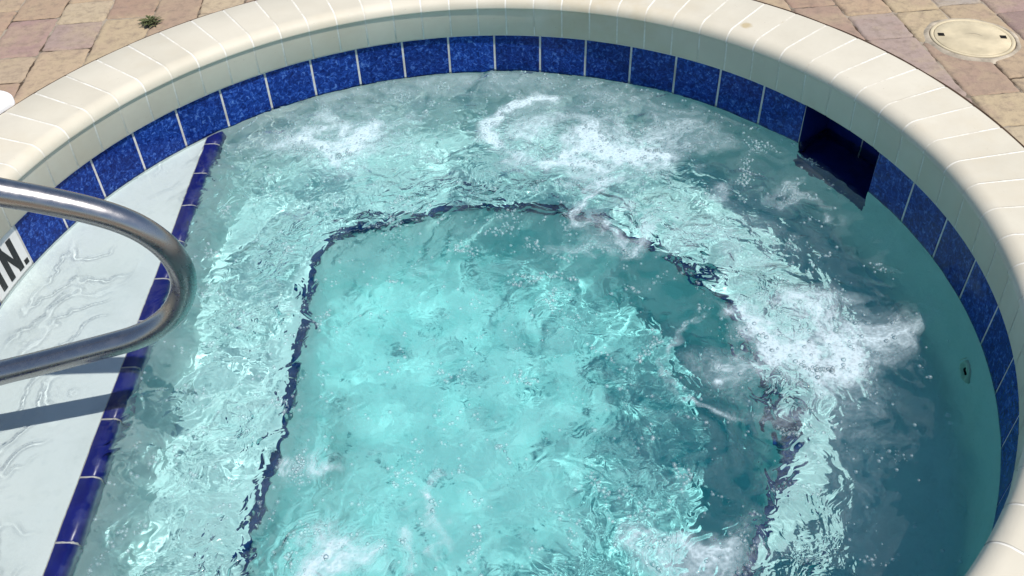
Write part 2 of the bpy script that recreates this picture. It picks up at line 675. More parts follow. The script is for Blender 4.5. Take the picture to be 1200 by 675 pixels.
def tile_band():
    g = 0.0024 / R
    off = 0.029
    markers = [(joint(-1) - g, joint(0) + g)]
    # first run: from the depth marker to the skimmer
    V, F = [], []
    for i in range(0, 18):
        tile_patch(V, F, joint(i) - g, joint(i + 1) + g, -0.012, TILE_TOP, R)
    t = receiver(mesh_obj('waterline_tiles', V, F, M['tile'], tub))
    # second run: from the skimmer round the near side to the marker, with a cut tile at each end
    V, F = [], []
    tile_patch(V, F, SK1, joint(21) + off + g, -0.012, TILE_TOP, R)
    for i in range(21, 33):
        tile_patch(V, F, joint(i) + off - g, joint(i + 1) + off + g, -0.012, TILE_TOP, R)
    tile_patch(V, F, joint(33) + off - g, joint(-16) - 2 * PI + g, -0.012, TILE_TOP, R)
    for i in range(-16, -1):
        tile_patch(V, F, joint(i) - g, joint(i + 1) + g, -0.012, TILE_TOP, R)
    receiver(mesh_obj('waterline_tiles', V, F, M['tile'], tub))
    V, F = [], []
    run = [SK0 + (2 * PI - (SK0 - SK1)) * i / 360 for i in range(361)]
    add_quadstrip(V, F, [[((R + rr) * math.cos(a), (R + rr) * math.sin(a), z) for a in run]
                         for rr, z in ((0.0, -0.0125), (0.0016, -0.0115), (0.0016, TILE_TOP + 0.002))])
    # a fillet of white grout between tile and coping
    add_quadstrip(V, F, [[((R + rr) * math.cos(a), (R + rr) * math.sin(a), z) for a in run]
                         for rr, z in ((0.0012, 0.1300), (-0.0030, 0.1310), (-0.0086, 0.1345), (-0.0090, 0.1380))])
    receiver(mesh_obj('tile_joint', V, F, M['grout'], t))
    # white depth marker
    a0, a1 = markers[0]
    V, F = [], []
    tile_patch(V, F, a0, a1, -0.012, TILE_TOP, R)
    mk = receiver(mesh_obj('depth_marker_tile', V, F, M['marker'], tub))
    tag(mk, 'white depth marker tile with black letters')
    # letters, standing on the tile.  s runs to the right as read, from the right end of the tile.
    def put(polys):
        V, F = [], []
        for poly in polys:
            b = len(V)
            for s, z in poly:
                a = a1 + (0.150 - s) / R
                V.append(((R - 0.0012) * math.cos(a), (R - 0.0012) * math.sin(a), z))
            nn = len(poly)
            for s, z in poly:
                a = a1 + (0.150 - s) / R
                V.append(((R + 0.002) * math.cos(a), (R + 0.002) * math.sin(a), z))
            F.append(tuple(range(b, b + nn)))
            for q in range(nn):
                F.append((b + q, b + (q + 1) % nn, b + nn + (q + 1) % nn, b + nn + q))
        return V, F
    z0, z1, w = 0.012, 0.112, 0.019
    xI, xN, xD = 0.022, 0.060, 0.128
    polys = [[(xI, z0), (xI + w, z0), (xI + w, z1), (xI, z1)],
             [(xN, z0), (xN + w, z0), (xN + w, z1), (xN, z1)],
             [(xN + 0.041, z0), (xN + 0.041 + w, z0), (xN + 0.041 + w, z1), (xN + 0.041, z1)],
             [(xN + w - 0.004, z1), (xN + w - 0.004, z1 - 0.034), (xN + 0.045, z0), (xN + 0.045, z0 + 0.034)],
             [(xD, z0), (xD + 0.015, z0), (xD + 0.015, z0 + 0.015), (xD, z0 + 0.015)]]
    V, F = put(polys)
    mesh_obj('lettering', V, F, M['ink'], mk)


tile_band()


def skimmer():
    V, F = [], []
    r0, r1 = R, R + 0.13
    zt, zb = TILE_TOP - 0.004, -0.065
    am = (SK0 + SK1) / 2
    def pt(a, r, z):
        return (r * math.cos(a), r * math.sin(a), z)
    # side walls, back, floor, ceiling as thick liners (slightly proud inside)
    n = 8
    aa = list(np.linspace(SK0, SK1, n))
    mid = [(r0 + (r1 - r0) * k / 5) for k in range(6)]
    add_quadstrip(V, F, [[pt(SK0, r, z) for r in mid] for z in (zb, 0, zt)])
    add_quadstrip(V, F, [[pt(SK1, r, z) for r in mid] for z in (zb, 0, zt)])
    add_quadstrip(V, F, [[pt(a, r1, z) for a in aa] for z in (zb, 0, zt)])
    add_quadstrip(V, F, [[pt(a, r, zb) for a in aa] for r in mid])
    o = receiver(mesh_obj('skimmer_opening', V, F, M['shaded_lining'], tub))
    tag(o, 'dark skimmer opening cut in the blue tile band')
    V, F = [], []
    add_quadstrip(V, F, [[pt(a, r, zt) for a in aa] for r in mid])
    mesh_obj('throat_ceiling', V, F, M['shaded_lining'], o)
    # front lip below the water
    V, F = [], []
    add_quadstrip(V, F, [[pt(a, R, z) for a in aa] for z in (-0.15, zb)])
    receiver(mesh_obj('sill', V, F, M['shaded_lining'], o))
    # one pale joint on the back of the throat
    V, F = [], []
    am2 = SK0 + (SK1 - SK0) * 0.42
    for dz in (0,):
        b = len(V)
        V += [pt(am2, r1 - 0.002, zb), pt(am2 - 0.003, r1 - 0.002, zb), pt(am2 - 0.003, r1 - 0.002, zt), pt(am2, r1 - 0.002, zt)]
        F.append((b, b + 1, b + 2, b + 3))
    mesh_obj('tile_joint', V, F, M['grout'], o)


skimmer()


def out_r(a):
    cx, cy = OUT_C
    b = cx * math.cos(a) + cy * math.sin(a)
    return b + math.sqrt(b * b - (cx * cx + cy * cy) + OUT_R ** 2)


NP = 82


def coping():
    V, F = [], []
    da = 2 * PI / NP
    base = math.radians(40.0)
    gap = 0.0027

    def profile(a, sh=0.0):
        ro = out_r(a)
        pr = [(ro - sh, 0.19), (ro - sh, ZC - 0.006 - sh), (ro - 0.002 - sh, ZC - 0.002 - sh), (ro - 0.006 - sh, ZC - sh),
              (1.30, ZC - sh), (1.2300, ZC - 0.0004 - sh)]
        for k in range(1, 8):
            t = PI / 2 * k / 8
            pr.append((1.2300 - 0.0385 * math.sin(t) + sh, ZC - sh - 0.0300 * (1 - math.cos(t))))
        pr += [(1.1905 + sh, ZC - 0.0315), (1.1905 + sh, ZC - 0.0350), (1.1915 + sh, ZC - 0.0368), (1.1962 + sh, ZC - 0.0378), (1.1968 + sh, ZC - 0.0400),
               (1.2022 + sh, 0.1385), (1.2034 + sh, 0.1365 + sh), (1.2250, 0.1365 + sh)]
        return pr
    for i in range(NP):
        a0, a1 = base + da * i, base + da * (i + 1)
        jit = random.uniform(-0.0003, 0.0003)
        rows = []
        for q, sh in ((0, 0.0), (None, 0), (None, 0), (None, 0), (0, 0.0)):
            k = len(rows)
            if k < 1:
                a = a0 + (gap + q) / 1.3
            elif k > 3:
                a = a1 - (gap + q) / 1.3
            else:
                a = a0 + (a1 - a0) * k / 4
            rows.append([(r * math.cos(a), r * math.sin(a), z + jit) for r, z in profile(a, sh)])
        add_quadstrip(V, F, rows)
    o = mesh_obj('coping', V, F, M['coping'], tub)
    tag(o, 'cream bullnose coping stones')
    for p in o.data.polygons:
        p.use_smooth = True
    V, F = [], []
    rows = []
    for i in range(361):
        a = 2 * PI * i / 360
        rows.append([(r * math.cos(a), r * math.sin(a), z) for r, z in profile(a, 0.0008)])
    add_quadstrip(V, F, rows)
    g = mesh_obj('coping_joint', V, F, M['cgrout'], o, smooth=True)
    return o


coping()


def return_fitting():
    """eyeball return on the wall below the water"""
    a = math.atan2(-0.245, 1.187)
    c = Vector((R * math.cos(a), R * math.sin(a), -0.165))
    nrm = Vector((-math.cos(a), -math.sin(a), 0))
    u = Vector((-math.sin(a), math.cos(a), 0))
    w = Vector((0, 0, 1))

    def lathe(prof, seg=28):
        V, F = [], []
        rows = [[c + nrm * d + (u * math.cos(t) + w * math.sin(t)) * r for t in np.linspace(0, 2 * PI, seg + 1)] for r, d in prof]
        add_quadstrip(V, F, rows)
        return V, F
    V, F = lathe([(0.034, -0.002), (0.034, 0.004), (0.030, 0.008), (0.021, 0.009), (0.018, 0.004), (0.012, 0.006)])
    o = receiver(mesh_obj('return_fitting', V, F, M['ring'], tub, smooth=True))
    V, F = lathe([(0.012, 0.006), (0.009, -0.006), (0.0, -0.006)])
    mesh_obj('nozzle', V, F, M['dark'], o, smooth=True)


return_fitting()


# ------------------------------------------------------------------ water
GN = 1024
GL = 3.0                     # grid covers [-GL/2, GL/2]
xs = (np.arange(GN) + 0.5) / GN * GL - GL / 2
GX, GY = np.meshgrid(xs, xs, indexing='xy')


def spectral(lmin, lmax, power=0.0, seed=0, aniso=None):
    """random field with wavelengths between lmin and lmax, unit variance"""
    g = np.random.default_rng(seed)
    k = np.fft.fftfreq(GN, GL / GN)
    kx, ky = np.meshgrid(k, k, indexing='xy')
    kk = np.hypot(kx, ky)
    amp = np.zeros_like(kk)
    kmin, kmax = 1 / lmax, 1 / lmin
    m = (kk > kmin * 0.6) & (kk < kmax * 1.5)
    amp[m] = kk[m] ** (-power)
    amp *= 1 / (1 + np.exp(-(kk - kmin) / (kmin * 0.12 + 1e-9)))
    amp *= 1 / (1 + np.exp((kk - kmax) / (kmax * 0.12)))
    if aniso is not None:
        th, sh = aniso
        c = np.abs(np.cos(np.arctan2(ky, kx) - th))
        amp *= c ** sh
    f = np.fft.ifft2(np.fft.fft2(g.standard_normal((GN, GN))) * amp).real
    return f / f.std()


def sample(f, x, y):
    u = np.clip((x + GL / 2) / GL * GN - 0.5, 0, GN - 1.001)
    v = np.clip((y + GL / 2) / GL * GN - 0.5, 0, GN - 1.001)
    i, j = np.floor(u).astype(int), np.floor(v).astype(int)
    a, b = u - i, v - j
    return (f[j, i] * (1 - a) * (1 - b) + f[j, i + 1] * a * (1 - b) + f[j + 1, i] * (1 - a) * b + f[j + 1, i + 1] * a * b)


def sstep(a, b, x):
    t = np.clip((x - a) / (b - a), 0, 1)
    return t * t * (3 - 2 * t)


def gauss(cx, cy, rx, ry=None, rot=0.0):
    ry = ry or rx
    dx, dy = GX - cx, GY - cy
    c, s = math.cos(rot), math.sin(rot)
    u, v = dx * c + dy * s, -dx * s + dy * c
    return np.exp(-(u / rx) ** 2 - (v / ry) ** 2)


GR = np.hypot(GX, GY)
GA = np.arctan2(GY, GX)
edge_x = SA.x + (GY - SA.y) * (SB.x - SA.x) / (SB.y - SA.y)
on_shelf = 1 - sstep(-0.065, 0.03, GX - edge_x)
in_well = 1 - sstep(0.60, 0.76, GR)
in_well *= sstep(0.03, 0.15, GX - (LA.x + (GY - LA.y) * (LB.x - LA.x) / (LB.y - LA.y)))
# the quiet middle of the surface lies towards the near side, clear of the busy bench jets
GYs = GY + 0.24
GRs = np.hypot(GX, GYs)
LXs = LA.x + (GYs - LA.y) * (LB.x - LA.x) / (LB.y - LA.y)
quiet = (1 - sstep(0.62, 0.76, GRs)) * sstep(0.03, 0.15, GX - LXs)
calm_r = sstep(0.86, 1.12, GX * math.cos(-0.18) + GY * math.sin(-0.18))
calm_r *= 1 - 0.7 * gauss(1.02, 0.55, 0.25)
calm_r = np.maximum(calm_r, sstep(0.55, 0.95, GX) * sstep(0.25, 0.55, -GY) * 0.9)

# jets: where water boils up (x, y, radius, strength)
jets = [(-0.34, 0.83, 0.15, 0.8), (0.25, 0.74, 0.11, 0.9), (0.58, 0.63, 0.14, 1.0), (0.83, -0.19, 0.20, 1.25),
        (-0.31, -0.64, 0.10, 1.0), (0.37, -0.72, 0.16, 0.9)]
boil = np.zeros_like(GX)
for x, y, r, s in jets:
    boil += s * gauss(x, y, r * 1.4)

wx = spectral(0.12, 0.6, 1.2, 21) * 0.030
wy = spectral(0.12, 0.6, 1.2, 22) * 0.030
wx2 = spectral(0.03, 0.12, 1.0, 23) * 0.006
wy2 = spectral(0.03, 0.12, 1.0, 24) * 0.006


def warp(f, k=1.0):
    return sample(f, GX + (wx + wx2) * k, GY + (wy + wy2) * k)


bandA = spectral(0.16, 0.5, 1.5, 1)
bandB = warp(spectral(0.075, 0.16, 1.5, 2), 0.5)
patch = 0.5 + 0.5 * np.tanh(1.3 * spectral(0.15, 0.6, 1.0, 5))     # where it is choppy
act = 0.55 + 0.6 * patch + 0.9 * np.clip(boil, 0, 1.2)
act *= (1 - 0.80 * calm_r)
act_s = act * (1 - on_shelf)
# long smooth swell in the mesh; the small chop is the surface material's relief, scaled by this field
Hh = 0.0019 * bandA * (1 - 0.85 * on_shelf) * (1 - 0.6 * calm_r) * (1 - 0.65 * in_well)
Hh += 0.00036 * bandB * act_s * (1 - 0.85 * in_well)
chop = 0.85 * (1 - on_shelf) * (0.45 + 0.85 * patch + 0.8 * np.clip(boil, 0, 1.1)) * (1 - 0.85 * calm_r) * (1 - 0.74 * quiet * (1 - np.clip(boil, 0, 1)))
chop *= 1 + 1.1 * np.exp(-((GRs - 0.81) / 0.09) ** 2) * (1 - calm_r) * sstep(-0.12, 0.06, GX - LXs)
chop *= 1 + 1.1 * np.exp(-((GX - LXs) / 0.07) ** 2) * (1 - sstep(0.60, 0.82, GYs))
# thin ripples running over the shelf
sh1 = warp(spectral(0.10, 0.36, 1.0, 7, (2.45, 3.0)), 0.9)
ridge = np.exp(-(sh1 / 0.22) ** 2)
smask = sstep(-0.6, 1.0, spectral(0.25, 0.8, 1.0, 8)) * on_shelf
Hh += 0.0013 * ridge * smask + 0.00004 * warp(spectral(0.015, 0.04, 1.0, 9)) * on_shelf * smask
# low domes over the jets
for x, y, r, s in jets:
    d = np.hypot(GX + wx * 0.8 - x, GY + wy * 0.8 - y)
    Hh += 0.00028 * s * np.sin(2 * PI * d / 0.085) * np.exp(-d / (2.2 * r)) * sstep(0.3 * r, 1.1 * r, d) * (1 - on_shelf) * (1 - 0.85 * in_well)
    Hh += 0.0060 * s * np.exp(-(d / (r * 1.2)) ** 2)
# lapping at the wall
Hh += 0.0020 * bandB * sstep(1.09, 1.18, GR) * (1 - 0.45 * calm_r) * (1 - on_shelf)
Hh *= 1 - 0.35 * sstep(1.12, 1.2, GR)

# ---- foam density
rid1 = 1 - np.abs(warp(spectral(0.05, 0.22, 1.3, 31), 1.6)) / 1.1
rid2 = 1 - np.abs(warp(spectral(0.02, 0.08, 1.2, 32), 1.4)) / 1.1
fil = np.clip(rid1, 0, 1) ** 3 * 0.6 + np.clip(rid2, 0, 1) ** 3 * 0.4
cloud = 0.5 + 0.5 * np.tanh(warp(spectral(0.06, 0.3, 1.5, 33), 1.5))
fine = 0.5 + 0.5 * np.tanh(1.4 * warp(spectral(0.008, 0.03, 0.8, 34)))
soft = np.zeros_like(GX)     # pale aerated water
tops = np.zeros_like(GX)     # froth


def blob(cx, cy, rx, ry=None, rot=0.0, k=1.0):
    ry = ry or rx
    dx, dy = GX + wx * k + wx2 * 1.5 - cx, GY + wy * k + wy2 * 1.5 - cy
    c, s_ = math.cos(rot), math.sin(rot)
    return np.exp(-((dx * c + dy * s_) / rx) ** 2 - ((-dx * s_ + dy * c) / ry) ** 2)


def arc(cx, cy, r, w, a0, a1, k=0.5):
    dx, dy = GX + wx * k + wx2 - cx, GY + wy * k + wy2 - cy
    d, t = np.hypot(dx, dy), np.degrees(np.arctan2(dy, dx))
    mid, half = (a0 + a1) / 2, (a1 - a0) / 2
    dt = np.abs((t - mid + 180) % 360 - 180)
    return np.exp(-((d - r) / w) ** 2) * (1 - sstep(half * 0.8, half * 1.1, dt))


def line(p, q, w, k=0.6):
    px, py = GX + wx * k + wx2, GY + wy * k + wy2
    ex, ey = q[0] - p[0], q[1] - p[1]
    t = np.clip(((px - p[0]) * ex + (py - p[1]) * ey) / (ex * ex + ey * ey), 0, 1)
    return np.exp(-(((px - p[0] - t * ex) ** 2 + (py - p[1] - t * ey) ** 2) / w ** 2))


for x, y, rx, ry, rot, s1, s2 in [
        (-0.34, 0.85, 0.20, 0.16, 0.1, 1.05, 0.15), (-0.33, 0.84, 0.09, 0.07, 0.0, 0.45, 0.45),
        (0.28, 0.80, 0.16, 0.18, 0.0, 0.75, 0.0), (0.263, 0.765, 0.035, 0.035, 0.0, 0.0, 0.5),
        (0.48, 0.68, 0.075, 0.10, 0.3, 0.5, 0.85), (0.595, 0.61, 0.07, 0.08, 0.0, 0.5, 0.85), (0.348, 0.62, 0.045, 0.055, 0.0, 0.2, 0.85),
        (0.62, 0.72, 0.17, 0.17, 0.0, 0.75, 0.2), (0.366, 0.40, 0.035, 0.11, 0.1, 0.2, 0.75), (0.45, 0.28, 0.075, 0.05, 0.3, 0.25, 0.55),
        (0.285, 0.25, 0.05, 0.04, 0.4, 0.1, 0.45), (0.40, 0.52, 0.06, 0.08, 0.0, 0.35, 0.4),
        (0.83, -0.19, 0.16, 0.135, 0.0, 1.0, 0.6), (0.68, -0.20, 0.055, 0.07, 0.3, 0.3, 0.85), (0.97, -0.165, 0.06, 0.08, 0.0, 0.30, 0.20),
        (0.84, -0.20, 0.06, 0.05, 0.0, 0.0, 0.5),
        (-0.313, -0.64, 0.075, 0.075, 0.0, 0.75, 0.75), (0.41, -0.73, 0.12, 0.06, 0.15, 0.6, 0.45), (0.30, -0.68, 0.05, 0.05, 0.0, 0.3, 0.4),
        (0.72, -0.45, 0.15, 0.18, 0.3, 0.30, 0.05), (0.70, 0.20, 0.14, 0.20, 0.6, 0.35, 0.10), (0.95, 0.37, 0.05, 0.03, -0.8, 0.1, 0.40), (0.98, 0.26, 0.06, 0.02, -0.5, 0.1, 0.40),
        (0.80, 0.42, 0.05, 0.05, 0.0, 0.1, 0.35), (-0.36, -0.41, 0.10, 0.035, 0.0, 0.1, 0.25)]:
    g_ = blob(x, y, rx, ry, rot)
    soft += s1 * g_
    tops += s2 * g_
tops += 1.25 * arc(0.30, 0.815, 0.175, 0.026, 70, 205) + 0.55 * arc(0.30, 0.815, 0.18, 0.018, 205, 330)
tops += 0.40 * arc(0.66, -0.25, 0.19, 0.012, 125, 250)
tops += 0.55 * line((-0.135, -0.50), (-0.09, -0.44), 0.017) + 0.45 * line((-0.135, -0.50), (-0.09, -0.62), 0.014)
tops += 0.40 * line((-0.155, -0.60), (-0.16, -0.72), 0.016) + 0.50 * line((-0.43, -0.395), (-0.28, -0.42), 0.013)
soft += 0.42 * sstep(0.98, 1.12, GR) * np.exp(-((np.degrees(GA) - 84) / 30) ** 2)
swirl = 0.5 + 0.24 * warp(spectral(0.04, 0.22, 1.5, 35), 1.5)
foam_d = tops * (0.35 + 0.75 * np.clip(swirl, 0, 1.3)) * (0.78 + 0.45 * fine) * (0.6 + 0.7 * fil)
foam_d += np.clip(soft, 0, 1.1) * 0.50 * np.clip(0.45 + 0.6 * swirl, 0, 1.1) * (0.85 + 0.3 * fine)
veil = 0.045 * np.clip(0.2 + 0.8 * swirl + 0.5 * (cloud - 0.5), 0, 1.2) * (1 - 0.65 * calm_r) * (0.8 + 0.4 * fine)
foam_d = (np.clip(foam_d - 0.06, 0, 1.0) + veil) * (1 - on_shelf) * sstep(0.0, 0.03, 1.20 - GR)
foam_d = np.clip(foam_d * 1.25, 0, 0.93)


def grid_faces(mask):
    q = mask[:-1, :-1] & mask[1:, :-1] & mask[:-1, 1:] & mask[1:, 1:]
    jj, ii = np.nonzero(q)
    a = jj * GN + ii
    return np.stack([a, a + 1, a + GN + 1, a + GN], 1)


def np_mesh(name, verts, faces, mat, smooth=True):
    me = bpy.data.meshes.new(name)
    nv, nf = len(verts), len(faces)
    k = faces.shape[1]
    me.vertices.add(nv)
    me.vertices.foreach_set('co', np.ascontiguousarray(verts, dtype=np.float32).ravel())
    me.loops.add(nf * k)
    me.loops.foreach_set('vertex_index', np.ascontiguousarray(faces, dtype=np.int32).ravel())
    me.polygons.add(nf)
    me.polygons.foreach_set('loop_start', np.arange(0, nf * k, k, dtype=np.int32))
    me.polygons.foreach_set('loop_total', np.full(nf, k, dtype=np.int32))
    me.polygons.foreach_set('use_smooth', np.full(nf, smooth, dtype=bool))
    me.update(calc_edges=True)
    me.validate()
    me.materials.append(mat)
    o = bpy.data.objects.new(name, me)
    C.objects.link(o)
    return o


def compact(verts, faces):
    used = np.unique(faces)
    remap = np.full(len(verts), -1, dtype=np.int64)
    remap[used] = np.arange(len(used))
    return verts[used], remap[faces], used


def build_water(name, mat, lift, grow):
    skm = (GA < SK0 - 0.0015) & (GA > SK1 + 0.0015) & (GR < R + 0.134)
    mask = (GR < R + 0.012 + grow) | skm
    F4 = grid_faces(mask)
    P = np.stack([GX.ravel(), GY.ravel(), Hh.ravel() + lift], 1)
    P, F4, used = compact(P, F4)
    # boundary edges -> skirt and bottom
    e = np.concatenate([F4[:, [0, 1]], F4[:, [1, 2]], F4[:, [2, 3]], F4[:, [3, 0]]])
    key = np.sort(e, 1)
    key = key[:, 0].astype(np.int64) * len(P) + key[:, 1]
    u, idx, cnt = np.unique(key, return_index=True, return_counts=True)
    be = e[idx[cnt == 1]]
    bv = np.unique(be)
    m = {int(v): len(P) + i for i, v in enumerate(bv)}
    low = P[bv].copy()
    low[:, 2] = -1.25 - lift
    cidx = len(P) + len(bv)
    P2 = np.concatenate([P, low, np.array([[0, 0, -1.25 - lift]])])
    faces = [tuple(f) for f in F4.tolist()]
    for a, b in be.tolist():
        faces.append((b, a, m[a], m[b]))
        faces.append((m[b], m[a], cidx))
    me = bpy.data.meshes.new(name)
    nq = len(F4)
    arr = []
    tot = []
    for f in faces:
        arr.extend(f)
        tot.append(len(f))
    tot = np.array(tot, dtype=np.int32)
    me.vertices.add(len(P2))
    me.vertices.foreach_set('co', P2.astype(np.float32).ravel())
    me.loops.add(len(arr))
    me.loops.foreach_set('vertex_index', np.array(arr, dtype=np.int32))
    me.polygons.add(len(tot))
    st = np.zeros(len(tot), dtype=np.int32)
    st[1:] = np.cumsum(tot)[:-1]
    me.polygons.foreach_set('loop_start', st)
    me.polygons.foreach_set('loop_total', tot)
    sm = np.zeros(len(tot), dtype=bool)
    sm[:nq] = True
    me.polygons.foreach_set('use_smooth', sm)
    me.update(calc_edges=True)
    me.validate()
    me.materials.append(mat)
    cv = np.zeros(len(P2), dtype=np.float32)
    cv[:len(P)] = chop.ravel()[used]
    me.attributes.new('chop', 'FLOAT', 'POINT').data.foreach_set('value', cv)
    o = bpy.data.objects.new(name, me)
    C.objects.link(o)
    return o


water = build_water('water', M['body'], 0.0010, 0.006)
tag(water, 'churning turquoise water of the hot tub', kind='structure')
skin = build_water('water_surface', M['water'], 0.0, 0.0)
skin.parent = water
skin.cycles.is_caustics_caster = True


def build_foam():
    mask = foam_d > 0.02
    m = mask.copy()
    m[1:, :] |= mask[:-1, :]
    m[:-1, :] |= mask[1:, :]
    m[:, 1:] |= mask[:, :-1]
    m[:, :-1] |= mask[:, 1:]
    F4 = grid_faces(m)
    P = np.stack([GX.ravel(), GY.ravel(), Hh.ravel() + 0.0020], 1)
    P, F4, used = compact(P, F4)
    o = np_mesh('foam', P, F4, M['foam'])
    at = o.data.attributes.new('froth', 'FLOAT', 'POINT')
    at.data.foreach_set('value', foam_d.ravel()[used].astype(np.float32))
    tag(o, 'white froth drifting on the churning water', 'foam', kind='stuff')
    return o


build_foam()


def pick(weight, n):
    w = np.clip(weight, 0, None).ravel()
    c = np.cumsum(w)
    i = np.searchsorted(c, rng.random(n) * c[-1])
    i = np.clip(i, 0, GN * GN - 1)
    h = GL / GN
    return GX.ravel()[i] + (rng.random(n) - 0.5) * h, GY.ravel()[i] + (rng.random(n) - 0.5) * h


def unit_mesh(sub, half=False):
    bm = bmesh.new()
    bmesh.ops.create_icosphere(bm, subdivisions=sub, radius=1.0)
    if half:
        geo = [v for v in bm.verts if v.co.z < -0.35]
        bmesh.ops.delete(bm, geom=geo, context='VERTS')
    bmesh.ops.triangulate(bm, faces=bm.faces)
    bm.verts.ensure_lookup_table()
    v = np.array([tuple(q.co) for q in bm.verts])
    f = np.array([[q.index for q in t.verts] for t in bm.faces])
    bm.free()
    return v, f


def scatter(name, v, f, x, y, z, r, mat, flat=1.0):
    n = len(x)
    rot = rng.random(n) * 2 * PI
    c, s = np.cos(rot)[:, None], np.sin(rot)[:, None]
    vx = v[None, :, 0] * c - v[None, :, 1] * s
    vy = v[None, :, 0] * s + v[None, :, 1] * c
    P = np.stack([x[:, None] + vx * r[:, None], y[:, None] + vy * r[:, None], z[:, None] + v[None, :, 2] * r[:, None] * flat], 2).reshape(-1, 3)
    F3 = (f[None] + (np.arange(n) * len(v))[:, None, None]).reshape(-1, 3)
    return np_mesh(name, P, F3, mat)


inside = (GR < 1.19) & (on_shelf < 0.05)
# beads of air floating on the surface
clus = np.clip(0.5 + 0.75 * warp(spectral(0.05, 0.22, 1.0, 41)), 0, 2.2) ** 4 * (0.3 + fil)
wgt = (0.006 + 0.12 * clus + 0.22 * np.clip(tops, 0, 1) * clus + 0.10 * np.clip(soft, 0, 1)) * (1 - 0.93 * calm_r) * inside
wgt += 0.06 * (0.2 + clus) * sstep(1.13, 1.18, GR) * inside * (1 - calm_r)
x, y = pick(wgt, 13000)
r = 0.0009 + 0.0046 * rng.random(len(x)) ** 3.2
v, f = unit_mesh(2, True)
ob = scatter('surface_bubbles', v, f, x, y, sample(Hh, x, y) + 0.0013 + 0.36 * r, r, M['bubble'])
tag(ob, 'clear air bubbles floating on the churning water', 'bubbles', kind='stuff')

